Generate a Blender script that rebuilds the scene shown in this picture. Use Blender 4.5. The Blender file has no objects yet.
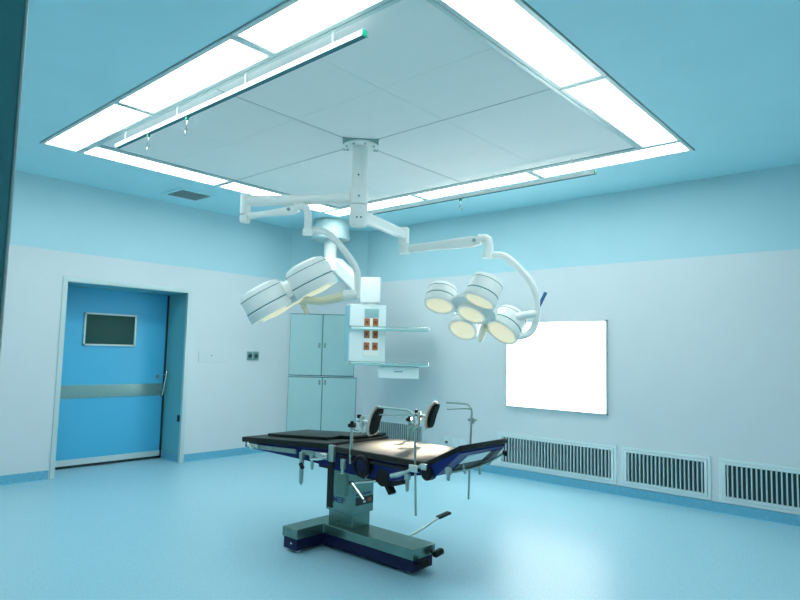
import bpy, bmesh, math
from mathutils import Vector as V, Matrix
C = bpy.context.scene.collection
PI = math.pi

# ------------------------------------------------------------------ materials
def mat(name, col, rough=.5, metal=0.0, emit=None, es=0.0, noise=None, coat=0.0, alpha=1.0, trans=0.0, bump=None, spec=.5):
    m = bpy.data.materials.new(name); m.use_nodes = True
    nt = m.node_tree; b = nt.nodes['Principled BSDF']
    b.inputs['Base Color'].default_value = (*col, 1)
    b.inputs['Roughness'].default_value = rough
    b.inputs['Metallic'].default_value = metal
    b.inputs['Coat Weight'].default_value = coat
    b.inputs['Alpha'].default_value = alpha
    b.inputs['Transmission Weight'].default_value = trans
    b.inputs['Specular IOR Level'].default_value = spec
    if emit:
        b.inputs['Emission Color'].default_value = (*emit, 1)
        b.inputs['Emission Strength'].default_value = es
    tc = nt.nodes.new('ShaderNodeTexCoord')
    if noise:
        scale, amt, det = noise
        n = nt.nodes.new('ShaderNodeTexNoise'); n.inputs['Scale'].default_value = scale; n.inputs['Detail'].default_value = det
        r = nt.nodes.new('ShaderNodeValToRGB')
        r.color_ramp.elements[0].position = .3; r.color_ramp.elements[1].position = .7
        r.color_ramp.elements[0].color = (*[c * (1 - amt) for c in col], 1)
        r.color_ramp.elements[1].color = (*[min(1, c * (1 + amt)) for c in col], 1)
        nt.links.new(tc.outputs['Object'], n.inputs['Vector'])
        nt.links.new(n.outputs['Fac'], r.inputs['Fac'])
        nt.links.new(r.outputs['Color'], b.inputs['Base Color'])
    if bump:
        scale, st = bump
        n = nt.nodes.new('ShaderNodeTexNoise'); n.inputs['Scale'].default_value = scale
        bp = nt.nodes.new('ShaderNodeBump'); bp.inputs['Strength'].default_value = st; bp.inputs['Distance'].default_value = .002
        nt.links.new(tc.outputs['Object'], n.inputs['Vector'])
        nt.links.new(n.outputs['Fac'], bp.inputs['Height']); nt.links.new(bp.outputs['Normal'], b.inputs['Normal'])
    return m

M = dict(
 wall   = mat('wall_panel', (.715, .78, .80), .42, noise=(3, .01, 2)),
 upper  = mat('upper_wall_band', (.49, .755, .815), .6, noise=(2, .015, 2)),  # upper band of the walls, an even colour darker and bluer than below
 ceil   = mat('ceiling_paint', (.51, .88, .97), .6, noise=(2, .015, 2)),
 floor  = mat('vinyl_floor', (.36, .65, .76), .37, noise=(90, .10, 4), bump=(6, .05)),
 base   = mat('blue_skirting', (.15, .47, .64), .45, noise=(140, .25, 3)),
 bead   = mat('skirting_bead', (.30, .68, .82), .4),
 alu    = mat('aluminium_frame', (.62, .74, .73), .38, .25),
 steel  = mat('brushed_steel', (.30, .42, .39), .33, .85, noise=(25, .12, 3)),
 white  = mat('white_enamel', (.93, .96, .92), .4, coat=.1),
 cream  = mat('cream_plastic', (.86, .86, .66), .35),
 diff   = mat('diffuser_fabric', (.96, .97, .95), .8, noise=(1.2, .02, 2)),
 seam   = mat('dark_seam', (.08, .25, .27), .7),
 panel  = mat('light_panel', (.9, .95, .95), .5, emit=(.91, .98, .985), es=9.8),
 film   = mat('film_viewer_glass', (.9, .95, .95), .3, emit=(.97, 1.0, .98), es=5.6),
 lens   = mat('lamp_lens', (.6, .58, .45), .25, emit=(1.0, .90, .58), es=.55),
 lensr  = mat('lamp_lens_ring', (.9, .9, .78), .3, emit=(1.0, .97, .78), es=.2),
 black  = mat('black_upholstery', (.004, .010, .009), .42, spec=.22, bump=(30, .1)),
 pad    = mat('seat_upholstery', (.018, .018, .014), .36, spec=.3, bump=(30, .1)),
 blackp = mat('black_plastic', (.006, .008, .009), .4, spec=.25),
 navy   = mat('navy_enamel', (.003, .022, .17), .4, spec=.25),
 navyd  = mat('dark_navy_plinth', (.006, .010, .055), .45, spec=.25),
 inox   = mat('stainless_cover', (.18, .30, .27), .26, .85, noise=(14, .10, 3)),
 chrome = mat('chrome', (.62, .68, .64), .18, .95),
 tubem  = mat('satin_tube', (.36, .48, .45), .3, .7),
 door   = mat('blue_door', (.088, .52, .80), .38, noise=(2, .02, 2)),
 band   = mat('brushed_band', (.26, .42, .40), .34, .55, noise=(30, .05, 2)),
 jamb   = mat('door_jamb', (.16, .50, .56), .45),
 glass  = mat('dark_glass', (.008, .07, .06), .12),
 door_strip = mat('dark_door_strip', (.01, .03, .035), .7),
 cab    = mat('cabinet_steel', (.50, .73, .73), .45, noise=(3, .015, 2)),
 gap    = mat('cabinet_gap', (.05, .22, .26), .7),
 slat   = mat('grille_slat', (.60, .74, .75), .4, .2),
 gback  = mat('grille_dark', (.03, .075, .085), .8),
 green  = mat('green_plastic', (.0, .34, .20), .4),
 cover  = mat('pendant_cover', (.52, .70, .70), .6),
 orange = mat('brown_socket', (.46, .15, .05), .5),
 brown  = mat('socket_core', (.16, .05, .03), .5),
 screen = mat('grey_screen', (.30, .52, .52), .3),
 shelf  = mat('glass_shelf', (.30, .66, .66), .12, .1),
 plate  = mat('socket_plate', (.74, .86, .87), .4),
 beige  = mat('crutch_shell', (.62, .55, .46), .45),
 pend   = mat('pendant_panel', (.80, .90, .89), .35),
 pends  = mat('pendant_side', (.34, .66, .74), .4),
 ink    = mat('navy_lettering', (.01, .06, .22), .5),
 label  = mat('black_label', (.012, .02, .022), .35),
 red    = mat('red_mark', (.30, .10, .07), .5),
 remote = mat('grey_green_plastic', (.08, .20, .17), .5),
 dblue  = mat('blue_grip', (.02, .16, .34), .5),
 corr   = mat('corridor_wall', (.10, .42, .46), .6),
)

# ------------------------------------------------------------------ mesh builder
ORG = {}
class MB:
    def __init__(s): s.bm = bmesh.new(); s.mi = 0
    def _merge(s, fn):
        n = len(s.bm.faces); fn(); s.bm.faces.ensure_lookup_table()
        for f in s.bm.faces[n:]: f.material_index = s.mi
    def box(s, x0, x1, y0, y1, z0, z1, rot=None, bev=0):
        def fn():
            c = V(((x0 + x1) / 2, (y0 + y1) / 2, (z0 + z1) / 2))
            m = Matrix.Translation(c) @ (rot.to_4x4() if rot else Matrix.Identity(4)) @ Matrix.Diagonal((abs(x1 - x0), abs(y1 - y0), abs(z1 - z0), 1))
            r = bmesh.ops.create_cube(s.bm, size=1, matrix=m)
            if bev:
                ed = list({e for v in r['verts'] for e in v.link_edges})
                bmesh.ops.bevel(s.bm, geom=ed, offset=bev, segments=3, profile=.6, affect='EDGES', clamp_overlap=True)
        s._merge(fn); return s
    def obox(s, c, ax, ay, az, hx, hy, hz, bev=0):
        """oriented box: centre, three unit axes, half sizes"""
        def fn():
            R = Matrix((V(ax), V(ay), V(az))).transposed().to_4x4()
            m = Matrix.Translation(V(c)) @ R @ Matrix.Diagonal((2 * hx, 2 * hy, 2 * hz, 1))
            r = bmesh.ops.create_cube(s.bm, size=1, matrix=m)
            if bev:
                ed = list({e for v in r['verts'] for e in v.link_edges})
                bmesh.ops.bevel(s.bm, geom=ed, offset=bev, segments=3, profile=.6, affect='EDGES', clamp_overlap=True)
        s._merge(fn); return s
    def lathe(s, prof, o, ax, seg=32):
        """prof: (radius, height along ax) list"""
        def fn():
            a = V(ax).normalized(); t = V((0, 0, 1)) if abs(a.z) < .9 else V((1, 0, 0))
            e1 = a.cross(t).normalized(); e2 = a.cross(e1)
            rings = []
            for r_, h in prof:
                if r_ < 1e-5: rings.append([s.bm.verts.new(V(o) + a * h)])
                else: rings.append([s.bm.verts.new(V(o) + a * h + (e1 * math.cos(k * 2 * PI / seg) + e2 * math.sin(k * 2 * PI / seg)) * r_) for k in range(seg)])
            for A, B in zip(rings, rings[1:]):
                if len(A) == 1 and len(B) == 1: continue
                for k in range(seg):
                    k2 = (k + 1) % seg
                    if len(A) == 1: s.bm.faces.new((A[0], B[k2], B[k]))
                    elif len(B) == 1: s.bm.faces.new((A[k], A[k2], B[0]))
                    else: s.bm.faces.new((A[k], A[k2], B[k2], B[k]))
        s._merge(fn); return s
    def cyl(s, p0, p1, r, r2=None, seg=20):
        p0 = V(p0); p1 = V(p1); r2 = r if r2 is None else r2; L = (p1 - p0).length
        return s.lathe([(0, 0), (r, 0), (r2, L), (0, L)], p0, p1 - p0, seg)
    def tube(s, pts, rad, seg=14, smooth=1):
        pts = [V(p) for p in pts]
        for _ in range(smooth):      # corner cutting
            q = [pts[0]]
            for a, b in zip(pts, pts[1:]): q += [a * .75 + b * .25, a * .25 + b * .75]
            q.append(pts[-1]); pts = q
        rr = rad if callable(rad) else (lambda t: rad)
        def fn():
            rings = []; n = len(pts); up = None
            for i, p in enumerate(pts):
                d = (pts[min(i + 1, n - 1)] - pts[max(i - 1, 0)]).normalized()
                if up is None:
                    t = V((0, 0, 1)) if abs(d.z) < .9 else V((1, 0, 0)); up = d.cross(t).normalized()
                up = (up - d * up.dot(d)).normalized(); w = d.cross(up)
                R = rr(i / (n - 1))
                rings.append([s.bm.verts.new(p + (up * math.cos(k * 2 * PI / seg) + w * math.sin(k * 2 * PI / seg)) * R) for k in range(seg)])
            for A, B in zip(rings, rings[1:]):
                for k in range(seg): s.bm.faces.new((A[k], A[(k + 1) % seg], B[(k + 1) % seg], B[k]))
            s.bm.faces.new(rings[0][::-1]); s.bm.faces.new(rings[-1])
        s._merge(fn); return s
    def prism(s, poly, a, b, plane='yz'):
        """poly in a plane extruded from a to b on the third axis"""
        def P(u, v, w):
            return {'yz': (w, u, v), 'xz': (u, w, v), 'xy': (u, v, w)}[plane]
        def fn():
            A = [s.bm.verts.new(P(u, v, a)) for u, v in poly]; B = [s.bm.verts.new(P(u, v, b)) for u, v in poly]
            s.bm.faces.new(A); s.bm.faces.new(B[::-1])
            n = len(poly)
            for k in range(n): s.bm.faces.new((A[k], B[k], B[(k + 1) % n], A[(k + 1) % n]))
        s._merge(fn); return s
    def build(s, name, mats, parent=None, smooth=True, bev=0):
        bmesh.ops.recalc_face_normals(s.bm, faces=s.bm.faces)
        me = bpy.data.meshes.new(name)
        o = ORG.get(parent.name, V((0, 0, 0))) if parent else None
        if o is None:
            zs = [v.co for v in s.bm.verts]; o = V((sum(v.x for v in zs) / len(zs), sum(v.y for v in zs) / len(zs), min(v.z for v in zs)))
            off = o
        else: off = o
        bmesh.ops.translate(s.bm, verts=s.bm.verts, vec=-off)
        s.bm.to_mesh(me); s.bm.free()
        for m in (mats if isinstance(mats, (list, tuple)) else [mats]): me.materials.append(m)
        ob = bpy.data.objects.new(name, me); C.objects.link(ob)
        if parent: ob.parent = parent
        else: ob.location = off
        ORG[ob.name] = off
        if smooth:
            for p_ in me.polygons: p_.use_smooth = True
            try: me.set_sharp_from_angle(angle=math.radians(35))
            except Exception: pass
        if bev:
            md = ob.modifiers.new('bevel', 'BEVEL'); md.width = bev; md.segments = 2; md.limit_method = 'ANGLE'
        return ob
def tag(o, label, cat, group=None):
    o['label'] = label; o['category'] = cat
    if group: o['group'] = group
    return o
def struct(o): o['kind'] = 'structure'; return o
def thing(name, loc, label, cat, group=None):
    o = bpy.data.objects.new(name, None); o.empty_display_size = .1; C.objects.link(o); o.location = loc; ORG[o.name] = V(loc)
    return tag(o, label, cat, group)
def lettering(name, txt, size, loc, right, up, m, parent, depth=.0006):
    cu = bpy.data.curves.new(name, 'FONT'); cu.body = txt; cu.size = size; cu.extrude = depth; cu.offset = size * .02
    t = bpy.data.objects.new(name, cu); C.objects.link(t)
    dg = bpy.context.evaluated_depsgraph_get(); me = bpy.data.meshes.new_from_object(t.evaluated_get(dg))
    bpy.data.objects.remove(t)
    r = V(right).normalized(); u = V(up).normalized(); n = r.cross(u)
    R = Matrix((r, u, n)).transposed().to_4x4()
    me.transform(Matrix.Translation(V(loc) - ORG[parent.name]) @ R)
    me.materials.clear(); me.materials.append(m)
    o = bpy.data.objects.new(name, me); C.objects.link(o); o.parent = parent; ORG[o.name] = ORG[parent.name]
    return o

# ------------------------------------------------------------------ room shell
XR, YL, HC, BAND_Z = 6.33, 7.03, 3.163, 2.40
XW, YS = .30, -.20                    # near walls
DX0, DX1, DZ = 2.54, 3.97, 2.085      # door opening
K = 12.58                             # corner wall: x + y = K
CX, CY = K - YL, K - XR               # corner wall ends: (CX, YL) and (XR, CY)

b = MB(); b.box(-1.2, 7.6, -1.4, 8.2, -.12, 0); struct(b.build('floor', M['floor'], smooth=False))
# ceiling with a rectangular opening for the light frame and air diffuser
LX0, LX1, LY0, LY1 = 1.815, 5.405, 1.495, 5.885
b = MB()
for a in ((-.9, LX0, -1.3, 8.1), (LX1, 7.5, -1.3, 8.1), (LX0, LX1, -1.3, LY0), (LX0, LX1, LY1, 8.1)): b.box(*a, HC, HC + .2)
struct(b.build('ceiling', M['ceil'], smooth=False))
b = MB(); b.box(LX0 - .1, LX1 + .1, LY0 - .1, LY1 + .1, HC + .2, HC + .26); o = b.build('ceiling', M['ceil'], smooth=False); struct(o)

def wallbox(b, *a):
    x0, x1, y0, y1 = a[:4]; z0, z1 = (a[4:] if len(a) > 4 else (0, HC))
    if z0 < BAND_Z: b.mi = 0; b.box(x0, x1, y0, y1, z0, min(z1, BAND_Z))
    if z1 > BAND_Z: b.mi = 1; b.box(x0, x1, y0, y1, max(z0, BAND_Z), z1)
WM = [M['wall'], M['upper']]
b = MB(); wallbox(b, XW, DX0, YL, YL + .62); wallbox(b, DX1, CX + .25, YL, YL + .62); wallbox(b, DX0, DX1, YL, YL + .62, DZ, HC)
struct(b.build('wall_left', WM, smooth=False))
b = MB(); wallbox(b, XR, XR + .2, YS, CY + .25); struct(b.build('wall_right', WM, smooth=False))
# corner wall (45 degrees)
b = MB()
for z0, z1, mi in ((0, BAND_Z, 0), (BAND_Z, HC, 1)):
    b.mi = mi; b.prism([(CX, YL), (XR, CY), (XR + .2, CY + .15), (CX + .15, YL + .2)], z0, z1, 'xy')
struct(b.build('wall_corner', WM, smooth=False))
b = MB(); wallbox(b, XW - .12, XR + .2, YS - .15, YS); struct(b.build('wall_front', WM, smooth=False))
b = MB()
for z0, z1, mi in ((0, BAND_Z, 0), (BAND_Z, HC, 1)):
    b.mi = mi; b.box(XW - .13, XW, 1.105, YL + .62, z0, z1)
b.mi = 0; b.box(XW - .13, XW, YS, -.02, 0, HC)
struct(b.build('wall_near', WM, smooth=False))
# casing round the doorway the room is seen through
b = MB(); b.box(XW - .145, XW + .0005, 1.088, 1.104, 0, HC); b.mi = 1; b.box(XW + .0005, XW + .006, 1.086, 1.15, 0, HC, bev=.002)
o = b.build('trim_1', [M['corr'], M['alu']]); struct(o)
# corridor walls behind the doorway
b = MB(); b.box(-.98, -.9, -1.3, 2.2, 0, HC); b.box(-.9, XW - .13, 2.2, 2.3, 0, HC); b.box(-.98, XW, -1.38, -1.3, 0, HC); b.box(XW - .13, XW - .02, -1.3, YS - .16, 0, HC)
struct(b.build('wall_corridor', M['corr'], smooth=False))

# skirtings
def skirt(name, segs):
    b = MB()
    for (p, q) in segs:
        p = V((*p, 0)); q = V((*q, 0)); d = (q - p).normalized(); n = V((d.y, -d.x, 0)); L = (q - p).length / 2; c = (p + q) / 2
        b.mi = 0; b.obox(c + n * .005 + V((0, 0, .05)), d, n, (0, 0, 1), L, .005, .047)
        b.mi = 1; b.obox(c + n * .010 + V((0, 0, .004)), d, n, (0, 0, 1), L, .010, .004)
    struct(b.build(name, [M['base'], M['bead']], smooth=False))
skirt('baseboard_left', [((XW + .01, YL), (DX0 - .05, YL)), ((DX1 + .05, YL), (CX, YL))])
skirt('baseboard_right', [((XR, CY), (XR, YS + .02))])
skirt('baseboard_corner', [((CX, YL), (XR, CY))])
skirt('baseboard_door', [((DX1, YL + .44), (DX1, YL + .01))])

# ------------------------------------------------------------------ sliding door in its recess
b = MB()                                  # door casing
b.box(DX0 - .038, DX0 + .012, YL - .012, YL + .03, 0, DZ + .045, bev=.003)
b.box(DX1 - .012, DX1 + .038, YL - .012, YL + .03, 0, DZ + .045, bev=.003)
b.box(DX0 - .038, DX1 + .038, YL - .014, YL + .03, DZ - .005, DZ + .045, bev=.003)
struct(b.build('trim_2', M['alu']))
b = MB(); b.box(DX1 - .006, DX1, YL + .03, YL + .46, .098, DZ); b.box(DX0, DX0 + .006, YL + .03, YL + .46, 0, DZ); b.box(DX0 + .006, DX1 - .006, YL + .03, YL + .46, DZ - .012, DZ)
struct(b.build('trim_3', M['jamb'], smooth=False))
YD = 7.5
door = MB().box(DX0 - .02, DX1 + .0, YD, YD + .05, .015, DZ - .01, bev=.002).build('door_1', M['door']); struct(door)
MB().box(DX0 - .01, DX1 - .004, YD - .012, YD, .035, .10).build('bottom_rail', M['alu'], door)
MB().box(DX0 - .01, DX1 - .004, YD - .004, YD, .005, .034).build('floor_gap_shade', M['door_strip'], door)  # dark strip painted for the shaded gap under the door
MB().box(DX1 - .028, DX1 - .007, YD - .012, YD, .03, DZ - .02).build('edge_gasket', M['door_strip'], door)
MB().box(DX0 + .01, DX1 - .04, YD - .008, YD, .79, .94, bev=.002).build('kick_band', M['band'], door)
MB().box(2.945, 3.53, YD - .008, YD, 1.415, 1.77).build('window_pane', M['glass'], door)
b = MB()
for a in ((2.928, 3.546, 1.766, 1.786), (2.928, 3.546, 1.400, 1.420)): b.box(a[0], a[1], YD - .02, YD, a[2], a[3])
for a in ((2.928, 2.948), (3.526, 3.546)): b.box(a[0], a[1], YD - .02, YD, 1.4, 1.786)
b.build('window_frame', M['alu'], door)
b = MB(); b.tube([(3.955, YD - .055, 1.11), (3.945, YD - .08, 1.08), (3.905, YD - .08, .80), (3.90, YD - .05, .78)], .012)
b.cyl((3.952, YD - .06, 1.05), (3.952, YD, 1.05), .012); b.cyl((3.908, YD - .06, .83), (3.908, YD, .83), .012)
b.build('door_handle', M['chrome'], door)
MB().lathe([(0, 0), (.028, 0), (.028, .012), (.014, .03), (0, .03)], (3.87, YD, 1.03), (0, -1, 0), 16).build('lock_cylinder', M['band'], door)
t = MB().box(DX1 - .012, DX1 - .002, 7.075, 7.13, .49, .57, bev=.003).build('door_sensor', M['blackp']); tag(t, 'small black sensor set low in the door recess side', 'sensor')

# ------------------------------------------------------------------ ceiling lights
def frame_ring(b, x0, x1, y0, y1, z0, z1, w):
    b.box(x0, x1, y0, y0 + w, z0, z1); b.box(x0, x1, y1 - w, y1, z0, z1); b.box(x0, x0 + w, y0 + w, y1 - w, z0, z1); b.box(x1 - w, x1, y0 + w, y1 - w, z0, z1)
lights = [
 (1.825, 2.145, 4.435, 5.875, 'wide ceiling light panel at the far left corner of the light frame'),
 (1.825, 2.145, 2.945, 4.425, 'middle of the three wide light panels along the left side of the ceiling frame'),
 (1.825, 2.145, 1.505, 2.935, 'wide light panel cut by the top of the photo, left of centre'),
 (3.615, 5.085, 1.505, 1.835, 'wide light panel on the right edge of the ceiling frame, nearest its right corner'),
 (2.150, 3.605, 1.505, 1.835, 'wide light panel cut by the top of the photo, right of centre'),
 (5.090, 5.395, 1.505, 2.905, 'narrow light panel at the right corner of the frame above the far rail end'),
 (5.090, 5.395, 2.915, 4.375, 'middle light panel along the back right side of the frame, above the far rail hook'),
 (5.090, 5.395, 4.385, 5.875, 'light panel at the back corner of the frame, just right of the lamp pole'),
 (2.150, 3.555, 5.545, 5.875, 'narrow light panel along the back left side, above the square ceiling vent'),
 (3.565, 5.085, 5.545, 5.875, 'light panel on the back left side partly hidden by the left lamp arm'),
]
for x0, x1, y0, y1, lab in lights:
    t = thing('ceiling_light', ((x0 + x1) / 2, (y0 + y1) / 2, HC + .06), lab, 'ceiling light', 'ceiling light panels around the air diffuser')
    b = MB(); frame_ring(b, x0, x1, y0, y1, HC - .006, HC + .05, .030 if y1 - y0 > .5 and x1 - x0 < .5 else .030)
    b.build('frame', M['alu'], t, smooth=False)
    MB().box(x0 + .03, x1 - .03, y0 + .03, y1 - .03, HC + .004, HC + .04).build('diffuser', M['panel'], t, smooth=False)
# dark shadow joint around the whole frame
b = MB(); frame_ring(b, LX0, LX1, LY0, LY1, HC + .002, HC + .02, .007); struct(b.build('trim_4', M['seam'], smooth=False))

# laminar air diffuser
AX0, AX1, AY0, AY1 = 2.15, 5.085, 1.84, 5.54
PX, PY = 3.585, 3.66
t = thing('air_diffuser', (PX, PY, HC + .1), 'large pale fabric air supply diffuser filling the middle of the ceiling frame', 'air diffuser')
b = MB(); frame_ring(b, AX0, AX1, AY0, AY1, HC - .006, HC + .06, .028); b.build('frame', M['alu'], t, smooth=False)
b = MB(); frame_ring(b, AX0 + .028, AX1 - .028, AY0 + .028, AY1 - .028, HC + .002, HC + .06, .008)
b.box(PX - .006, PX + .006, AY0 + .036, AY1 - .036, HC + .008, HC + .06); b.box(AX0 + .036, PX - .006, PY - .006, PY + .006, HC + .008, HC + .06); b.box(PX + .006, AX1 - .036, PY - .006, PY + .006, HC + .008, HC + .06)
b.build('seam', M['seam'], t, smooth=False)
for xa, xb in ((AX0 + .036, PX - .006), (PX + .006, AX1 - .036)):
    for ya, yb in ((AY0 + .036, PY - .006), (PY + .006, AY1 - .036)):
        b = MB(); xm, ym = (xa + xb) / 2, (ya + yb) / 2
        for p, q in ((xa, xm - .001), (xm + .001, xb)):
            for r_, s_ in ((ya, ym - .001), (ym + .001, yb)): b.box(p, q, r_, s_, HC + .004, HC + .05, bev=.0015)
        b.build('screen', M['diff'], t, smooth=False)

# square ceiling vent
t = thing('ceiling_vent', (3.585, 6.46, HC), 'square louvred exhaust vent in the ceiling above the blue door', 'ceiling vent')
b = MB(); frame_ring(b, 3.355, 3.815, 6.235, 6.685, HC - .010, HC, .05); b.build('frame', M['ceil'], t, smooth=False)
MB().box(3.40, 3.77, 6.28, 6.64, HC - .003, HC - .001).build('backing', M['gap'], t, smooth=False)
b = MB()
for k in range(9):
    y = 6.305 + k * .0395
    b.obox((3.585, y, HC - .007), (1, 0, 0), (0, .8, .6), (0, -.6, .8), .18, .011, .0015)
b.build('slats', M['slat'], t, smooth=False)

# infusion rails
def rail(x, z, y0, y1, hangers, lab):
    t = thing('infusion_rail', (x, (y0 + y1) / 2, z), lab, 'rail', 'infusion rails under the ceiling')
    b = MB(); w = .017
    b.prism([(x - w, z - .004), (x - w, z + .026), (x + w, z + .026), (x + w, z - .004), (x + w - .005, z - .004), (x + w - .005, z + .021), (x - w + .006, z + .021), (x - w + .006, z - .004)], y0, y1, 'xz')
    b.build('track', M['white'], t, smooth=False)
    MB().box(x - .0165, x + .0165, y0 + .002, y1 - .002, z - .0065, z - .0045).build('track_underside', M['gap'], t, smooth=False)  # dark sheet over the whole underside of the track
    for y, e in ((y0 - .008, 0), (y1, 0)):
        MB().box(x - .020, x + .020, y, y + .006, z - .006, z + .028, bev=.002).build('end_cap', M['green'], t)
    for y in hangers:
        MB().cyl((x, y, z + .026), (x, y, HC - .007 if abs(x - 3.6) > 1.41 else HC + .004), .0035, seg=8).lathe([(0, 0), (.010, 0), (.010, .008), (0, .008)], (x, y, HC - .016), (0, 0, 1), 12).build('hanger', M['alu'], t)
    return t
rail(2.155, 3.045, 2.20, 5.08, (2.444, 3.265, 4.118, 4.945), 'long white track with green end cap hanging under the left light panels')
rail(5.0, 2.99, 2.20, 5.08, (2.42, 3.23, 4.056, 4.88), 'far white track hanging below the back right light panels')
def hook(x, y, z, lab):
    t = thing('infusion_hook', (x, y, z - .10), lab, 'hook', 'sliding hooks on the rails')
    MB().box(x - .009, x + .009, y - .012, y + .012, z - .026, z + .000, bev=.003).build('glider', M['green'], t)
    MB().tube([(x, y, z - .02), (x, y, z - .075), (x, y + .02, z - .10), (x, y + .004, z - .125), (x, y - .018, z - .11), (x, y - .02, z - .09)], .004, 8).build('hook_wire', M['chrome'], t)
hook(2.155, 4.54, 3.04, 'wire hook on green glider nearest the left end of the left rail')
hook(2.155, 3.97, 3.04, 'wire hook on green glider hanging second from the left end of the left rail')
hook(5.0, 3.63, 2.985, 'wire hook on green glider hanging under the far rail')

# ------------------------------------------------------------------ surgical lamp
t = thing('surgical_lamp', (PX, PY, HC), 'white ceiling mounted surgical lamp with two multi-lens heads above the operating table', 'surgical lamp')
lampT = t
R45 = Matrix.Rotation(PI / 4, 3, 'Z')
MB().box(PX - .15, PX + .15, PY - .15, PY + .15, HC - .006, HC + .003, rot=R45).build('ceiling_plate', M['band'], t, smooth=False)
b = MB(); b.lathe([(0, 0), (.15, 0), (.155, -.012), (.13, -.02), (0, -.02)], (PX, PY, HC - .006), (0, 0, 1), 40)
b.build('flange', M['white'], t)
for k in range(8): MB().cyl((PX + .125 * math.cos(k * PI / 4 + .3), PY + .125 * math.sin(k * PI / 4 + .3), HC - .024), (PX + .125 * math.cos(k * PI / 4 + .3), PY + .125 * math.sin(k * PI / 4 + .3), HC - .036), .008, seg=8).build('flange_bolt', M['steel'], t)
MB().lathe([(0, 0), (.066, 0), (.066, .36), (0, .36)], (PX, PY, HC - .385), (0, 0, 1), 32).build('pole', M['white'], t)
MB().lathe([(0, 0), (.074, 0), (.077, .012), (.077, .128), (.072, .137), (0, .137)], (PX, PY, 2.64), (0, 0, 1), 32).build('upper_bearing', M['white'], t)
MB().lathe([(0, 0), (.066, .0), (.076, .02), (.076, .178), (0, .178)], (PX, PY, 2.455), (0, 0, 1), 32).build('lower_bearing', M['white'], t)
for dz, a in ((-.06, 3.75), (-.06, 4.2), (.12, 3.9), (.30, 3.8)): 
    p = V((PX + .073 * math.cos(a), PY + .073 * math.sin(a), 2.58 + dz)); MB().lathe([(0, 0), (.008, 0), (.008, .006), (0, .006)], p, (math.cos(a), math.sin(a), 0), 8).build('screw', M['gap'], t)

def beam(b, p, q, h0, h1, w, bev=.008):
    """box arm of varying height between two points"""
    p = V(p); q = V(q); d = (q - p); L = d.length; d.normalize(); n = V((d.y, -d.x, 0)).normalized(); up = n.cross(d); up = up if up.z > 0 else -up
    N = 10; rings = []
    for i in range(N + 1):
        u = i / N; c = p.lerp(q, u); h = h0(u) if callable(h0) else h0 + (h1 - h0) * u
        ring = []
        for (sx, sz) in ((-1, -.7), (-.7, -1), (.7, -1), (1, -.7), (1, .7), (.7, 1), (-.7, 1), (-1, .7)):
            ring.append(b.bm.verts.new(c + n * w / 2 * sx + up * h / 2 * sz))
        rings.append(ring)
    for A, B in zip(rings, rings[1:]):
        for k in range(8): b.bm.faces.new((A[k], A[(k + 1) % 8], B[(k + 1) % 8], B[k]))
    b.bm.faces.new(rings[0][::-1]); b.bm.faces.new(rings[-1])
# left chain
EL = V((3.065, 4.55, 2.695)); PL = V((PX, PY, 2.70))
b = MB(); d = (EL - PL).normalized(); b.tube([PL + d * .07, EL + d * -.02], .046, 20, 0); b.build('arm', M['white'], t)
MB().lathe([(0, 0), (.044, 0), (.046, .01), (.046, .17), (.04, .18), (0, .18)], EL + V((0, 0, -.115)), (0, 0, 1), 24).build('elbow', M['white'], t)
E2 = EL + V((0, 0, -.135)); S2 = V((3.295, 4.10, 2.605))
b = MB(); beam(b, E2, S2, lambda u: (1 - .55 * max(0, (u - .88) / .12)) * (.048 + .045 * max(0, (u - .45) / .55) ** 1.2 + .04 * max(0, .18 - u) / .18), 0, .045); b.lathe([(0, 0), (.04, 0), (.046, .015), (.046, .06), (0, .06)], E2 + V((0, 0, -.055)), (0, 0, 1), 24)
b.build('spring_arm', M['white'], t)
b = MB(); b.tube([S2 + V((-.02, .03, .02)), S2 + V((.03, -.05, .03)), S2 + V((.045, -.075, -.04)), S2 + V((.045, -.075, -.19))], .034, 16); b.lathe([(0, 0), (.042, 0), (.042, .055), (0, .055)], S2 + V((.045, -.075, -.225)), (0, 0, 1), 20)
b.build('head_joint', M['white'], t)
MB().lathe([(0, 0), (.016, 0), (.016, .008), (0, .008)], S2 + V((-.055, .065, .0)), (-.85, -.53, 0), 12).build('arm_bolt', M['band'], t)
b = MB(); b.tube([(3.335, 4.035, 2.405), (3.38, 4.00, 2.43), (3.44, 3.935, 2.425), (3.50, 3.87, 2.37), (3.60, 3.785, 2.22), (3.655, 3.735, 2.11), (3.67, 3.735, 2.02), (3.67, 3.737, 1.86)], .028, 16); b.build('yoke', M['white'], t)
b = MB(); b.tube([(3.672, 3.737, 1.885), (3.60, 3.825, 1.878)], .046, 18, 0); b.build('yoke_hub', M['white'], t)
b = MB(); b.tube([(3.61, 3.815, 1.878), (3.54, 3.90, 1.845), (3.45, 4.00, 1.818), (3.34, 4.12, 1.850)], lambda u: .042 - .012 * u, 16); b.build('head_bracket', M['cream'], t)

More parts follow.
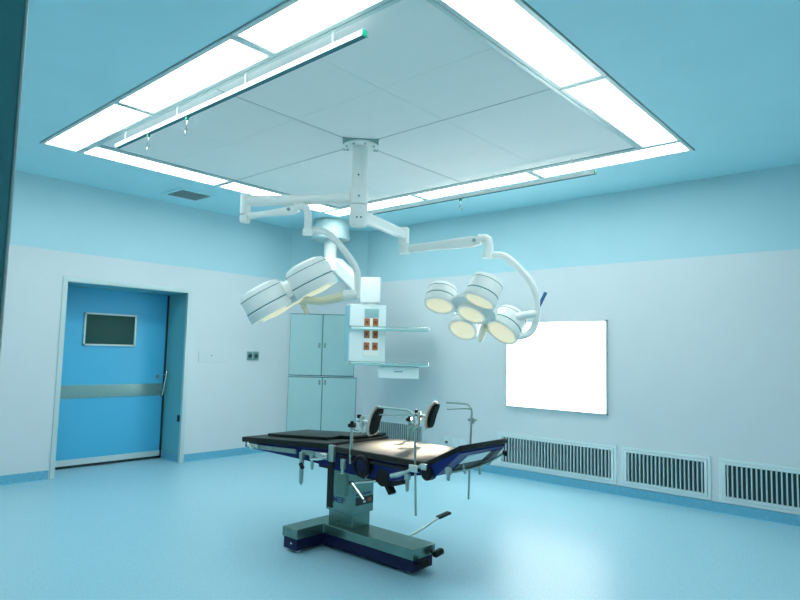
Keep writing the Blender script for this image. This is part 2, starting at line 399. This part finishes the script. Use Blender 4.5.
def basis(n, e1):
    n = V(n).normalized(); e1 = V(e1); e1 = (e1 - n * e1.dot(n)).normalized(); return n, e1, n.cross(e1)
def lamp_head(c, n, e1, pods, hub_r, toe, handle):
    """c centre of the lens plane, n light direction, pods (a, b, radius, depth)"""
    c = V(c); n, e1, e2 = basis(n, e1)
    b = MB()
    b.lathe([(0, -.20), (.05, -.20), (hub_r * .7, -.17), (hub_r, -.10), (hub_r, -.05), (hub_r * .85, -.035), (0, -.035)], c, n, 40)
    head = b.build('lamp_head', M['white'], t)
    focus = c + n * toe
    for a, bb, r_, dp in pods:
        f = c + e1 * a + e2 * bb; ax = (focus - f).normalized()
        b = MB(); b.lathe([(0, -dp), (r_ * .55, -dp), (r_ * .86, -dp + .018), (r_ * .97, -dp + .05), (r_ * .97, -.075), (r_, -.07), (r_, -.012), (r_ * .97, 0), (r_ * .93, 0), (r_ * .93, -.01), (0, -.01)], f, ax, 44)
        b.build('lamp_pod', M['white'], head)
        b = MB(); b.lathe([(r_ * .972, -.085), (r_ * .985, -.085), (r_ * .985, -.076), (r_ * .972, -.076)], f, ax, 44); b.lathe([(r_ * .962, -dp + .058), (r_ * .978, -dp + .058), (r_ * .978, -dp + .063), (r_ * .962, -dp + .063)], f, ax, 44)
        b.build('pod_seal', M['seam'], head)
        b = MB(); b.lathe([(r_ * .93, -.008), (r_ * .82, .000), (r_ * .80, -.004), (r_ * .80, -.009)], f, ax, 40); b.build('lens_ring', M['lensr'], head)
        b = MB(); b.lathe([(0, .016), (r_ * .3, .014), (r_ * .6, .006), (r_ * .80, -.006), (0, -.006)], f, ax, 40); b.build('lens', M['lens'], head)
    if handle:
        h0 = c + e2 * .02
        b = MB(); b.lathe([(0, -.05), (.03, -.05), (.03, .02), (.021, .03), (.018, .05), (.026, .06), (.026, .07), (.02, .078), (.024, .11), (.020, .135), (0, .14)], h0 + e1 * handle[0] + e2 * handle[1], n, 20)
        b.build('sterile_handle', M['cream'], head)
    return head
# left head: seen from its side, lenses away from the camera
e1L = (-.62, .66, -.42)
lamp_head((3.335, 4.12, 1.815), (.4027, -.2988, -.8526), e1L, [(0, 0, .10, .20), (-.205, -.21, .185, .25), (-.205, .21, .185, .25), (.205, .21, .185, .25), (.205, -.21, .185, .25)], .24, 9.0, (-.03, 0))
# right chain
ER = V((4.49, 3.94, 2.56)); PR = V((PX, PY, 2.555))
b = MB(); d = (ER - PR).normalized(); beam(b, PR + d * .06, ER, .10, .085, .07); b.build('arm', M['white'], t)
MB().lathe([(0, 0), (.05, 0), (.052, .01), (.052, .15), (.045, .16), (0, .16)], ER + V((0, 0, -.09)), (0, 0, 1), 24).build('elbow', M['white'], t)
E2 = ER + V((.01, -.01, -.145)); S2 = V((4.70, 3.17, 2.455))
b = MB(); beam(b, E2, S2, lambda u: (1 - .4 * max(0, (u - .88) / .12)) * (.075 + .035 * max(0, (u - .35) / .65)), 0, .055); b.lathe([(0, 0), (.05, 0), (.055, .012), (.055, .08), (0, .08)], E2 + V((0, 0, -.045)), (0, 0, 1), 24)
b.build('spring_arm', M['white'], t)
MB().lathe([(0, 0), (.016, 0), (.016, .008), (0, .008)], S2 + V((-.055, .04, .0)), (-.95, -.2, 0), 12).build('arm_bolt', M['band'], t)
b = MB(); b.tube([S2 + V((0, .03, .02)), S2 + V((.03, -.05, .02)), S2 + V((.04, -.06, -.04)), S2 + V((.04, -.06, -.12))], .042, 16); b.lathe([(0, 0), (.048, 0), (.048, .05), (0, .05)], S2 + V((.03, -.05, -.165)), (0, 0, 1), 20)
b.build('head_joint', M['white'], t)
b = MB(); b.tube([(4.73, 3.125, 2.315), (4.80, 3.05, 2.325), (4.86, 2.99, 2.31), (4.94, 2.915, 2.21), (5.02, 2.84, 2.10), (5.065, 2.80, 1.98), (5.085, 2.80, 1.82), (5.085, 2.825, 1.67), (5.05, 2.87, 1.60), (4.98, 2.93, 1.575)], .033, 16); b.build('yoke', M['white'], t)
b = MB(); b.tube([(5.08, 2.81, 1.79), (4.95, 2.95, 1.755)], .04, 18, 0); b.build('yoke_hub', M['white'], t)
b = MB(); b.tube([(5.125, 2.735, 1.99), (5.085, 2.79, 1.845)], .016, 10, 0); b.build('yoke_grip', M['dblue'], t)
lamp_head((4.687, 3.262, 1.765), (-.535, .034, -.844), (.627, -.654, -.424), [(0, 0, .145, .18), (-.295, -.12, .15, .22), (.333, -.046, .165, .25), (-.02, .29, .15, .25), (.03, -.36, .15, .22)], .22, 1.7, (.19, -.16))

# ------------------------------------------------------------------ medical pendant in the corner
t = thing('medical_pendant', (5.56, 6.13, HC), 'white ceiling pendant with sockets and glass shelves in the far corner', 'medical pendant')
pc = V((5.53, 6.17, 0))
MB().lathe([(0, 0), (.255, 0), (.262, .02), (.250, .20), (.235, .262), (0, .262)], pc + V((0, 0, 2.90)), (0, 0, 1), 44).build('ceiling_cover', M['cover'], t)
MB().lathe([(0, 0), (.085, 0), (.085, .30), (0, .30)], pc + V((0, 0, 2.62)), (0, 0, 1), 32).build('column', M['white'], t)
rt = V((.661, -.750, 0)).normalized(); bk = V((.750, .661, 0))           # along the shelf, away from the room
b = MB(); b.obox(pc + V((.015, -.015, 2.555)), rt, bk, (0, 0, 1), .12, .12, .085, bev=.015); b.build('arm_bearing', M['white'], t)
b = MB(); beam(b, (5.57, 6.08, 2.57), (5.63, 5.54, 2.14), .18, .18, .14); b.build('arm', M['white'], t)
b = MB(); b.obox((5.655, 5.505, 2.19), rt, bk, (0, 0, 1), .125, .12, .165, bev=.02); b.build('arm_joint', M['white'], t)
b = MB(); b.lathe([(0, 0), (.09, 0), (.09, .04), (0, .04)], (5.65, 5.515, 1.99), (0, 0, 1), 24); b.build('swivel', M['white'], t)
A = math.radians(16); fr = (rt * math.cos(A) + bk * math.sin(A)); fb = (-rt * math.sin(A) + bk * math.cos(A))   # console axes, turned a little
cc = V((5.648, 5.579, 1.63))
con = MB().obox(cc, fr, fb, (0, 0, 1), .235, .15, .375, bev=.012).build('console', M['pend'], t)
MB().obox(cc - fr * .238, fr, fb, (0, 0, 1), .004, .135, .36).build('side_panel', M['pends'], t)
ff = cc - fb * .152
MB().obox(ff + fr * .045 + V((0, 0, .265)), fr, fb, (0, 0, 1), .092, .006, .055, bev=.003).build('display', M['screen'], t)
MB().obox(ff + fr * .045 + V((0, 0, -.04)), fr, fb, (0, 0, 1), .105, .004, .235, bev=.003).build('socket_plate', M['white'], t)
for dz in (.15, -.005, -.155):
    for dx in (-.015, .095):
        s = MB().obox(ff + fr * dx + V((0, 0, dz)) - fb * .006, fr, fb, (0, 0, 1), .036, .005, .048, bev=.003).build('gas_socket', M['orange'], t)
        MB().lathe([(0, 0), (.017, 0), (.014, .008), (0, .008)], ff + fr * dx + V((0, 0, dz)) - fb * .011, -fb, 12).build('socket_core', M['brown'], s)
for k, z in enumerate((1.685, 1.245)):
    c0 = V((5.81, 5.30, z)); 
    s = MB().obox(c0, rt, bk, (0, 0, 1), .50, .17, .008, bev=.003).build('shelf', M['shelf'], t)
    b = MB(); 
    for e in (-1, 1): b.cyl(c0 + rt * .49 * e - bk * .16, c0 + rt * .49 * e - bk * .16 + V((0, 0, .045)), .012, seg=10)
    b.tube([c0 - rt * .49 - bk * .16 + V((0, 0, .035)), c0 + rt * .49 - bk * .16 + V((0, 0, .035))], .007, 8, 0)
    b.build('shelf_rail', M['chrome'], s)
c0 = V((5.93, 5.24, 1.155))
s = MB().obox(c0, rt, bk, (0, 0, 1), .255, .15, .074, bev=.006).build('drawer', M['pend'], t)
MB().obox(c0 - bk * .152 + V((0, 0, .01)), rt, bk, (0, 0, 1), .055, .005, .007).build('drawer_handle', M['band'], s)

# ------------------------------------------------------------------ built-in cabinets in the corner wall
cd = V((1, -1, 0)).normalized(); cn = V((-1, -1, 0)).normalized(); c0 = V((CX, YL, 0))
def cabinet(z0, z1, w, lab, hz, hx=.018):
    t = thing('built_in_cabinet', c0 + cd * (.03 + w / 2) + V((0, 0, z0)), lab, 'cabinet', 'cabinets built into the corner wall')
    L = .025
    m = (z0 + z1) / 2; cw = c0 + cd * (L + w / 2)
    MB().obox(cw + cn * .003 + V((0, 0, m)), cd, cn, (0, 0, 1), w / 2, .003, (z1 - z0) / 2).build('cabinet_frame', M['gap'], t, smooth=False)
    hw = w / 4 - .006
    for e in (-1, 1):
        dc = cw + cd * e * w / 4 + cn * .012 + V((0, 0, m))
        d_ = MB().obox(dc, cd, cn, (0, 0, 1), hw, .007, (z1 - z0) / 2 - .010, bev=.002).build('cabinet_door', M['cab'], t)
        MB().obox(cw + cd * e * (hx + .022) + cn * .022 + V((0, 0, hz)), cd, cn, (0, 0, 1), .014, .004, .034, bev=.003).build('door_handle', M['band'], d_)
cabinet(1.045, 1.93, .93, 'upper pale green two-door cabinet flush in the corner wall behind the pendant', 1.48)
cabinet(.10, 1.03, .97, 'lower pale green two-door cabinet flush in the corner wall behind the table', .955)

# ------------------------------------------------------------------ x-ray film viewer on the right wall
t = thing('film_viewer', (XR, 3.265, .80), 'large glowing white x-ray film viewer on the right wall', 'film viewer')
b = MB()
y0, y1, z0, z1 = 2.650, 3.880, .805, 1.80
for a in ((y0, y1, z0, z0 + .014), (y0, y1, z1 - .014, z1), (y0, y0 + .014, z0, z1), (y1 - .014, y1, z0, z1)): b.box(XR - .03, XR, *a)
b.build('frame', M['alu'], t, smooth=False)
MB().box(XR - .024, XR - .002, y0 + .014, y1 - .014, z0 + .014, z1 - .014).build('lit_screen', M['film'], t, smooth=False)
for k in range(8): MB().box(XR - .032, XR - .024, 2.743 + k * .128, 2.756 + k * .128, 1.748, 1.757).build('film_clip', M['alu'], t)
MB().lathe([(0, 0), (.009, 0), (.009, .006), (0, .006)], (XR - .024, 2.707, .864), (-1, 0, 0), 10).build('switch', M['blackp'], t)

# ------------------------------------------------------------------ return air grilles low on the right wall
def grille(ya, yb, lab, z0=.105, z1=.505):
    t = thing('return_air_grille', (XR, (ya + yb) / 2, z0), lab, 'air grille', 'return air grilles low on the right wall')
    b = MB()
    def ring(y0, y1, a, c, x, w):
        for q in ((y0, y1, a, a + w), (y0, y1, c - w, c), (y0, y0 + w, a + w, c - w), (y1 - w, y1, a + w, c - w)): b.box(x, XR, *q)
    ring(ya, yb, z0, z1, XR - .014, .030)
    ring(ya + .032, yb - .032, z0 + .032, z1 - .032, XR - .020, .026)
    b.build('frame', M['plate'], t, smooth=False, bev=.002)
    i0, i1, a, c = ya + .058, yb - .058, z0 + .05, z1 - .05
    MB().box(XR - .002, XR - .0005, i0, i1, a, c).build('backing', M['gback'], t, smooth=False)
    b = MB(); n = round((i1 - i0) / .0385)
    for k in range(n):
        y = i0 + (k + .5) * (i1 - i0) / n
        b.box(XR - .024, XR - .003, y - .0055, y + .0055, a, c)
    b.build('slats', M['slat'], t, smooth=False)
grille(2.560, 3.990, 'long return air grille below the glowing film viewer')
grille(1.665, 2.515, 'shorter return air grille between the two longer ones')
grille(.20, 1.600, 'return air grille cut off by the right edge of the photo')
grille(5.08, 6.235, 'return air grille at the far corner seen behind the leg crutches')

# sockets
def socket(name, box, lab, cat, grp=None, face=None, dark=None, axis='x'):
    t = thing(name, ((box[0] + box[1]) / 2, (box[2] + box[3]) / 2, box[4]), lab, cat, grp)
    MB().box(*box, bev=.003).build('plate', face or M['plate'], t)
    if dark: MB().box(*dark, bev=.002).build('socket_insert', M['gback'], t)
g = 'wall plates behind the table end'
socket('wall_socket', (XR - .012, XR, 4.685, 4.79, .245, .355), 'square wall socket with a dark opening, left of two blank plates on the right wall', 'socket', None, None, (XR - .016, XR - .012, 4.725, 4.765, .278, .308))
socket('blank_plate', (XR - .010, XR, 4.565, 4.675, .245, .355), 'blank square wall plate next to the dark-holed socket', 'wall plate', g)
socket('blank_plate', (XR - .010, XR, 4.44, 4.555, .245, .355), 'blank square wall plate, the right-hand one behind the table', 'wall plate', g)
for x0, s, ln in ((4.865, 'left', 1), (4.965, 'right', 2)):
    t = thing('gas_outlet', (x0 + .04, YL, 1.26), 'dark square gas outlet on the left wall, %s of the pair' % ('left-hand one' if ln == 1 else 'right-hand one, nearer the cabinets'), 'gas outlet', 'pair of gas outlets on the left wall')
    MB().box(x0, x0 + .085, YL - .014, YL, 1.255, 1.37, bev=.003).build('plate', M['band'], t)
    MB().lathe([(0, 0), (.030, 0), (.026, .012), (.014, .012), (.014, .004), (0, .004)], (x0 + .0425, YL - .014, 1.312), (0, -1, 0), 20).build('port', M['gback'], t)
t = thing('switch_panel', (4.37, YL, 1.22), 'flush white switch panel on the wall right of the blue door', 'switch panel')
MB().box(4.15, 4.585, YL - .008, YL, 1.225, 1.352, bev=.002).build('plate', M['wall'], t)
b = MB()
for a in ((4.146, 4.589, 1.221, 1.225), (4.146, 4.589, 1.352, 1.355)): b.box(a[0], a[1], YL - .003, YL, a[2], a[3])
b.build('edge', M['alu'], t, smooth=False)
MB().box(4.32, 4.335, YL - .011, YL - .008, 1.30, 1.315).build('switch_dot', M['gap'], t)

# ------------------------------------------------------------------ operating table
T = thing('operating_table', (3.18, 3.26, 0), 'black padded operating table with navy frame on a stainless column and base', 'operating table')
t = T
# base: stainless cover over a navy plinth
polyB = [(2.815, 3.385), (3.060, 3.385), (3.060, 2.545), (3.285, 2.545), (3.285, 3.385), (3.46, 3.385), (3.46, 3.545), (2.815, 3.545)]
polyB = [(2.815, 3.385), (3.060, 3.385), (3.060, 2.545), (3.285, 2.545), (3.285, 3.545), (2.815, 3.545)]
MB().prism(polyB, .100, .165, 'xy').build('base_cover', M['inox'], t, bev=.004)
ins = [(2.825, 3.395), (3.070, 3.395), (3.070, 2.560), (3.275, 2.560), (3.275, 3.535), (2.825, 3.535)]
MB().prism(ins, .022, .100, 'xy').build('plinth', M['navyd'], t, smooth=False)
for x, y in ((2.87, 3.43), (2.87, 3.50), (3.12, 2.62), (3.23, 2.62), (3.17, 3.45)):
    MB().cyl((x, y, 0), (x, y, .024), .022, seg=14).build('foot', M['steel'], t)
MB().lathe([(0, 0), (.008, 0), (.006, .004), (0, .004)], (2.825, 3.455, .062), (-1, 0, 0), 12).build('plinth_bolt', M['chrome'], t)
# pedals on the end of the base
for x, z, a in ((3.115, .072, 0), (3.26, .108, 1)):
    b = MB(); b.tube([(x, 2.56, z - .005), (x + .01, 2.52, z + .006)], .010, 10, 0)
    b.obox((x + .002, 2.502, z + .010), V((.9, -.2, .25)).normalized(), V((.2, .95, -.1)).normalized(), V((-.25, .14, .96)).normalized(), .040, .022, .020, bev=.018)
    b.build('foot_pedal', M['blackp'], t)
b = MB(); b.tube([(3.27, 2.88, .085), (3.40, 2.872, .118), (3.50, 2.86, .135), (3.60, 2.84, .175), (3.70, 2.825, .205)], .010, 10); lv = b.build('lever', M['tubem'], t)
b = MB(); b.obox((3.735, 2.82, .212), V((.97, -.1, .14)).normalized(), V((.1, .99, 0)).normalized(), V((-.14, 0, .99)).normalized(), .062, .022, .009, bev=.006); b.build('lever_pad', M['blackp'], lv)
# column
MB().box(3.11, 3.285, 3.145, 3.390, .165, .290).build('lower_column', M['inox'], t, smooth=False, bev=.003)
MB().box(3.095, 3.302, 3.130, 3.405, .262, .585).build('column', M['inox'], t, smooth=False, bev=.003)
lettering('column_lettering', 'MEIP', .058, (3.0945, 3.332, .327), (0, -1, 0), (0, 0, 1), M['ink'], T)
lb = MB().box(3.125, 3.297, 3.1265, 3.1295, .322, .378).build('label_plate', M['label'], t, smooth=False)
MB().box(3.235, 3.280, 3.1255, 3.1266, .336, .366).build('label_mark', M['red'], lb)
MB().box(3.195, 3.218, 3.1255, 3.1266, .334, .350).build('label_mark', M['alu'], lb)
b = MB()
for k in range(7):
    x = 3.128 + k * .022; b.box(x, x + (.013 if k % 3 else .017), 3.1265, 3.1295, .392, .405 if k % 2 else .402)
b.build('small_print', M['ink'], t, smooth=False)
# saddle on the column and navy body under the pads
b = MB(); b.prism([(4.205, .625), (3.42, .615), (3.19, .605), (3.00, .585), (2.60, .60), (2.46, .655), (2.30, .685), (2.30, .700), (2.42, .715), (3.17, .712), (3.19, .730), (4.205, .665)], 2.935, 2.965, 'yz'); b.prism([(4.205, .625), (3.42, .615), (3.19, .605), (3.00, .585), (2.60, .60), (2.46, .655), (2.30, .685), (2.30, .700), (2.42, .715), (3.17, .712), (3.19, .730), (4.205, .665)], 3.455, 3.485, 'yz')
b.prism([(4.205, .640), (3.30, .632), (2.60, .64), (2.42, .68), (2.42, .712), (3.17, .710), (3.19, .728), (4.205, .662)], 2.965, 3.455, 'yz')
b.build('side_frame', M['navy'], t, smooth=False)
MB().box(3.02, 3.40, 2.98, 3.42, .565, .636, bev=.01).build('saddle', M['navyd'], t)
# motor drum with navy centre
m_ = MB().lathe([(0, 0), (.070, 0), (.074, .01), (.074, .05), (.064, .06), (.050, .06), (.050, .045), (0, .045)], (2.945, 2.865, .662), (-1, 0, 0), 40).build('motor_drum', M['blackp'], t)
MB().lathe([(0, 0), (.048, 0), (.040, .010), (0, .010)], (2.90, 2.865, .662), (-1, 0, 0), 32).build('drum_cap', M['navyd'], m_)
# gearbox cluster
b = MB(); b.box(2.96, 3.10, 2.60, 2.80, .545, .625, bev=.02); b.box(2.94, 3.12, 2.56, 2.66, .53, .63, bev=.015); b.cyl((2.93, 2.62, .585), (3.12, 2.62, .585), .055); b.cyl((2.945, 2.72, .60), (2.945, 2.72, .70), .022)
b.obox((2.96, 2.585, .53), (1, 0, 0), (0, .6, .8), (0, -.8, .6), .03, .05, .014, bev=.01); b.tube([(2.95, 2.86, .63), (2.93, 2.84, .58), (2.93, 2.78, .565)], .014, 10)
bmesh.ops.translate(b.bm, verts=b.bm.verts, vec=(0, .085, .022))
b.build('gearbox', M['blackp'], t)
b = MB(); b.tube([(2.925, 2.75, .580), (2.905, 2.95, .538)], .009, 10, 0); b.tube([(2.900, 2.945, .540), (2.90, 2.835, .455)], .008, 10, 0)
b.lathe([(0, 0), (.014, 0), (.014, .03), (0, .03)], (2.915, 2.955, .538), (-1, 0, 0), 12); b.build('crank_handle', M['chrome'], t)
# cushions
def slab(b, p0, p1, th, x0, x1, bev=.010):
    """pad between two (y, z) top points"""
    p0 = V((0, *p0)); p1 = V((0, *p1)); d = (p1 - p0).normalized(); n = V((0, -d.z, d.y)); n = n if n.z > 0 else -n
    c = (p0 + p1) / 2 - n * th / 2; c.x = (x0 + x1) / 2
    b.obox(c, (1, 0, 0), d, n, (x1 - x0) / 2, (p1 - p0).length / 2, th / 2, bev=bev)
b = MB(); slab(b, (3.172, .772), (4.21, .706), .040, 2.90, 3.50); b.build('back_cushion', M['black'], t)
b = MB(); slab(b, (3.36, .782), (4.06, .737), .024, 3.04, 3.44, .006); b.build('head_cushion', M['black'], t)
b = MB(); slab(b, (3.20, .795), (3.36, .785), .022, 3.16, 3.50, .006); b.build('folded_flap', M['black'], t)
b = MB(); slab(b, (2.335, .758), (3.168, .758), .042, 2.90, 3.52); b.build('seat_cushion', M['pad'], t)
def taper(b):
    for v in b.bm.verts: v.co.x = 2.90 + (v.co.x - 2.90) * (1 - .20 * min(1, max(0, (2.34 - v.co.y) / .255)))
b = MB(); slab(b, (2.082, .884), (2.345, .752), .030, 2.90, 3.52, .008); taper(b); b.build('leg_cushion', M['black'], t)
# leg section frame: a shallow tray under the cushion, with a bright plate and a bar below it
b = MB(); b.prism([(2.092, .851), (2.336, .729), (2.318, .690), (2.250, .688), (2.084, .836)], 2.905, 3.51, 'yz'); taper(b); b.build('leg_frame', M['navy'], t, smooth=False)
def under(b, u0, u1, x0, x1, th=.004):
    p = V((0, 2.250, .688)); q = V((0, 2.084, .836)); d = (q - p).normalized(); n = V((0, -d.z, d.y)); n = n if n.z < 0 else -n
    L = (q - p).length; c = p + d * L * (u0 + u1) / 2 + n * th / 2; c.x = (x0 + x1) / 2
    b.obox(c, (1, 0, 0), d, n, (x1 - x0) / 2, L * (u1 - u0) / 2, th / 2)
b = MB(); under(b, .46, .84, 3.02, 3.26); b.build('leg_plate', M['plate'], t, smooth=False)  # pale colour stands for the reflection in the sheet metal
b = MB(); under(b, .14, .43, 3.02, 3.38); under(b, .46, .84, 3.265, 3.38); b.build('underside_recess', M['blackp'], t, smooth=False)
b = MB(); b.tube([(2.98, 2.225, .700), (3.28, 2.232, .690), (3.36, 2.17, .735), (3.375, 2.09, .785)], .008, 10); b.tube([(3.08, 2.19, .745), (3.12, 2.20, .685)], .007, 8, 0)
b.build('support_bar', M['tubem'], t)
b = MB(); b.lathe([(0, 0), (.018, 0), (.018, .03), (0, .03)], (3.385, 2.10, .79), (.4, -.9, -.1), 14); b.build('bar_knob', M['blackp'], t)
# hinge
b = MB(); b.lathe([(0, 0), (.042, 0), (.042, .05), (.03, .06), (0, .06)], (2.94, 2.315, .695), (-1, 0, 0), 24); b.build('hinge_knob', M['blackp'], t)
MB().lathe([(0, 0), (.010, 0), (.008, .004), (0, .004)], (2.914, 2.23, .725), (-1, 0, 0), 12).build('hinge_bolt', M['chrome'], t)
b = MB(); b.tube([(2.885, 2.585, .643), (2.885, 2.50, .668), (2.885, 2.34, .742)], lambda u: .017 if u < .5 else .011, 12); b.box(2.872, 2.90, 2.37, 2.44, .690, .735, bev=.006); b.box(2.868, 2.90, 2.30, 2.345, .715, .752, bev=.006)
b.build('leg_release_lever', M['chrome'], t)
# side rails
def siderail(x, pts, m=None):
    for (a, c) in pts:
        b = MB(); a = V((x, *a)); c = V((x, *c)); d = (c - a).normalized(); nn = V((0, -d.z, d.y))
        b.obox((a + c) / 2, (1, 0, 0), d, nn, .006, (c - a).length / 2, .009 if m else .0155)
        r_ = b.build('side_rail', m or M['steel'], t, smooth=False)
siderail(2.905, [((3.53, .672), (3.98, .652)), ((3.19, .690), (3.47, .676))])
siderail(2.912, [((2.46, .696), (3.10, .696))], M['blackp'])  # black colour stands for the shade on this steel rail under the seat
siderail(3.51, [((3.20, .690), (4.05, .660)), ((2.46, .690), (3.12, .690))])
# rail clamps with hanging handles
def handle(x, y, z0, z1, r0=.010):
    b = MB(); b.box(x - .014, x + .014, y - .016, y + .016, z0 - .03, z0 + .01, bev=.004); b.lathe([(0, 0), (r0 * .7, 0), (r0 * 1.2, -.04), (r0, -(z0 - z1) * .9), (0, -(z0 - z1))], (x, y, z0), (0, 0, 1), 12)
    b.build('rail_clamp', M['tubem'], t)
handle(2.893, 3.455, .668, .445, .014); handle(2.893, 3.342, .668, .570, .010); handle(2.893, 2.463, .665, .563, .011); handle(2.90, 2.160, .74, .672, .009)
handle(3.46, 2.32, .70, .61, .009)
b = MB(); b.cyl((2.88, 3.452, .60), (2.875, 3.42, .575), .014, seg=12); b.build('clamp_knob', M['blackp'], t)
b = MB(); b.tube([(2.885, 4.10, .668), (2.88, 4.07, .655), (2.88, 4.03, .635)], .012, 8); b.box(2.885, 2.90, 3.97, 4.12, .64, .672, bev=.004); b.build('head_release', M['chrome'], t)
b = MB(); b.tube([(2.88, 3.33, .648), (2.875, 3.25, .66), (2.875, 3.16, .685)], .012, 10); b.box(2.882, 2.90, 3.18, 3.30, .66, .70, bev=.004); b.build('back_release', M['chrome'], t)
# strap hanging from the joint
MB().box(2.88, 2.905, 3.115, 3.165, .655, .765, bev=.003).build('strap_clamp', M['tubem'], t)
MB().box(2.886, 2.900, 3.120, 3.172, .352, .655, bev=.002).build('hanging_strap', M['blackp'], t)
# leg crutches
def crutch(x, sgn, y0, z0, dark):
    """clamped knee crutch: post, joints and a curved pad"""
    c_ = MB().cyl((x, y0, .66), (x, y0 - .005, z0 + .11), .011, seg=12).build('crutch_post', M['tubem'], t)
    b = MB(); b.lathe([(0, 0), (.026, 0), (.03, .012), (.012, .02), (.012, .04), (0, .04)], (x, y0 - .005, z0 + .11), (0, 0, 1), 14); b.cyl((x - .03, y0 - .005, z0 + .127), (x + .03, y0 - .005, z0 + .127), .009, seg=8); b.build('post_knob', M['blackp'], c_)
    b = MB(); b.tube([(x, y0 - .01, z0 + .088), (x, y0 - .085, z0 + .085), (x, y0 - .10, z0 + .10), (x, y0 - .10, z0 + .155)], .009, 10, 1)
    b.tube([(x, y0 - .06, z0 + .165), (x, y0 - .175, z0 + .155)], .014, 12, 0); b.lathe([(0, -.03), (.018, -.03), (.018, .03), (0, .03)], (x, y0 - .10, z0 + .158), (0, 0, 1), 12)
    b.build('crutch_arm', M['chrome'], c_)
    b = MB(); b.lathe([(0, 0), (.014, 0), (.014, .02), (0, .02)], (x, y0 - .07, z0 + .178), (0, 0, 1), 10); b.build('joint_knob', M['blackp'], c_)
    # curved pad: arc in the y-z plane
    for nm, off, th, m, w in (('crutch_pad', .0, .030, M['black'], .036), ('pad_shell', .030, .026, M['beige'], .034)):
        b = MB(); N = 12; rings = []
        cyy, czz, R = y0 - .44, z0 + .165, .235
        for i in range(N + 1):
            a = math.radians(-20 + 42 * i / N); e = 1 - .45 * abs(2 * i / N - 1) ** 4
            ring = []
            for s_x, s_r in ((-1, 0), (-1, 1), (1, 1), (1, 0)):
                rr = R + off + th * (s_r - .5) * e + th / 2
                ring.append(b.bm.verts.new((x + s_x * w * e, cyy + rr * math.cos(a) - (.06 * i / N), czz + rr * math.sin(a))))
            rings.append(ring)
        for A_, B_ in zip(rings, rings[1:]):
            for k in range(4): b.bm.faces.new((A_[k], A_[(k + 1) % 4], B_[(k + 1) % 4], B_[k]))
        b.bm.faces.new(rings[0][::-1]); b.bm.faces.new(rings[-1])
        b.build(nm, m, c_, bev=.008)
crutch(2.91, -1, 2.978, .790, False)
crutch(3.51, 1, 2.985, .790, True)
# anaesthesia screen rods
def rod(x, y, zt, zb, yend, lean):
    r_ = MB().tube([(x, y + lean, zb), (x, y + lean / 3, zt - .12), (x, y, zt - .03), (x, y + .03, zt), (x, y + .07, zt + .004), (x, yend, zt + .002)], .0068, 12).build('screen_rod', M['tubem'], t)
    b = MB(); b.tube([(x + .012, y + .015, zt - .03), (x + .012, y + .05, zt - .028), (x + .012, yend, zt - .045)], .006, 10); b.build('cross_bar', M['chrome'], r_)
    b = MB(); b.cyl((x, y - .004, zt - .125), (x, y - .002, zt - .085), .013, seg=14); b.cyl((x, y - .03, zt - .10), (x, y + .03, zt - .10), .010, seg=10); b.build('rod_clamp', M['tubem'], r_)
rod(2.885, 2.415, 1.050, .440, 2.715, -.03)
rod(3.535, 2.440, 1.055, .420, 2.66, .02)

# handset hanging from the rail
t = thing('hand_control', (2.86, 2.98, .43), 'grey-green hand controller hanging from the side rail before the column', 'hand control')
b = MB(); b.box(2.852, 2.882, 2.955, 3.040, .458, .596, bev=.008); b.build('body', M['remote'], t)
b = MB(); b.tube([(2.868, 3.005, .594), (2.868, 3.005, .62), (2.872, 3.01, .672)], .012, 10); b.box(2.866, 2.884, 2.99, 3.03, .625, .69, bev=.004); b.build('hanger', M['tubem'], t)

# ------------------------------------------------------------------ light from the surgical heads
def spot(loc, target, power, ang, col, rad=.13, blend=.8):
    l = bpy.data.lights.new('lamp_beam', 'SPOT'); l.energy = power; l.color = col; l.spot_size = math.radians(ang); l.spot_blend = blend; l.shadow_soft_size = rad
    o = bpy.data.objects.new('lamp_beam', l); C.objects.link(o); o.location = loc
    o.rotation_euler = (V(target) - V(loc)).to_track_quat('-Z', 'Y').to_euler()
    return o
spot((4.50, 3.36, 1.60), (3.22, 2.92, .76), 3300, 13, (1.0, .87, .68), .08, 1.0)
spot((4.64, 3.12, 1.57), (3.22, 2.66, .76), 3300, 13, (1.0, .87, .68), .08, 1.0)
spot((3.36, 4.12, 1.70), (3.25, 2.80, .76), 1100, 16, (1.0, .87, .68), .10, .9)

w = bpy.data.worlds.new('world'); bpy.context.scene.world = w; w.use_nodes = True
w.node_tree.nodes['Background'].inputs[0].default_value = (.25, .6, .65, 1); w.node_tree.nodes['Background'].inputs[1].default_value = .4
# corridor lamp behind the doorway
t = thing('corridor_light', (-.45, -.5, HC), 'small square ceiling light in the corridor before the doorway', 'ceiling light')
MB().box(-.6, -.3, -.65, -.35, HC - .03, HC).build('diffuser', mat('corridor_panel', (.8, .9, .9), .5, emit=(.6, .95, 1), es=1.5), t)

# ------------------------------------------------------------------ camera
cam = bpy.data.cameras.new('camera'); co = bpy.data.objects.new('camera', cam); C.objects.link(co)
r = V((0.66066373, -0.75029414, 0.02412757)); u = V((-0.0803864, -0.03875423, 0.99601011)); f = V((0.7463655, 0.65996728, 0.08591696))
co.matrix_world = Matrix(((r.x, u.x, -f.x, 0), (r.y, u.y, -f.y, 0), (r.z, u.z, -f.z, 1.4), (0, 0, 0, 1)))
cam.sensor_width = 36; cam.lens = 613.884 / 800 * 36; cam.clip_start = .05
sc = bpy.context.scene; sc.camera = co
vs = sc.view_settings; vs.view_transform = 'Standard'; vs.look = 'None'; vs.gamma = 1; vs.use_curve_mapping = False; vs.exposure = 0.0
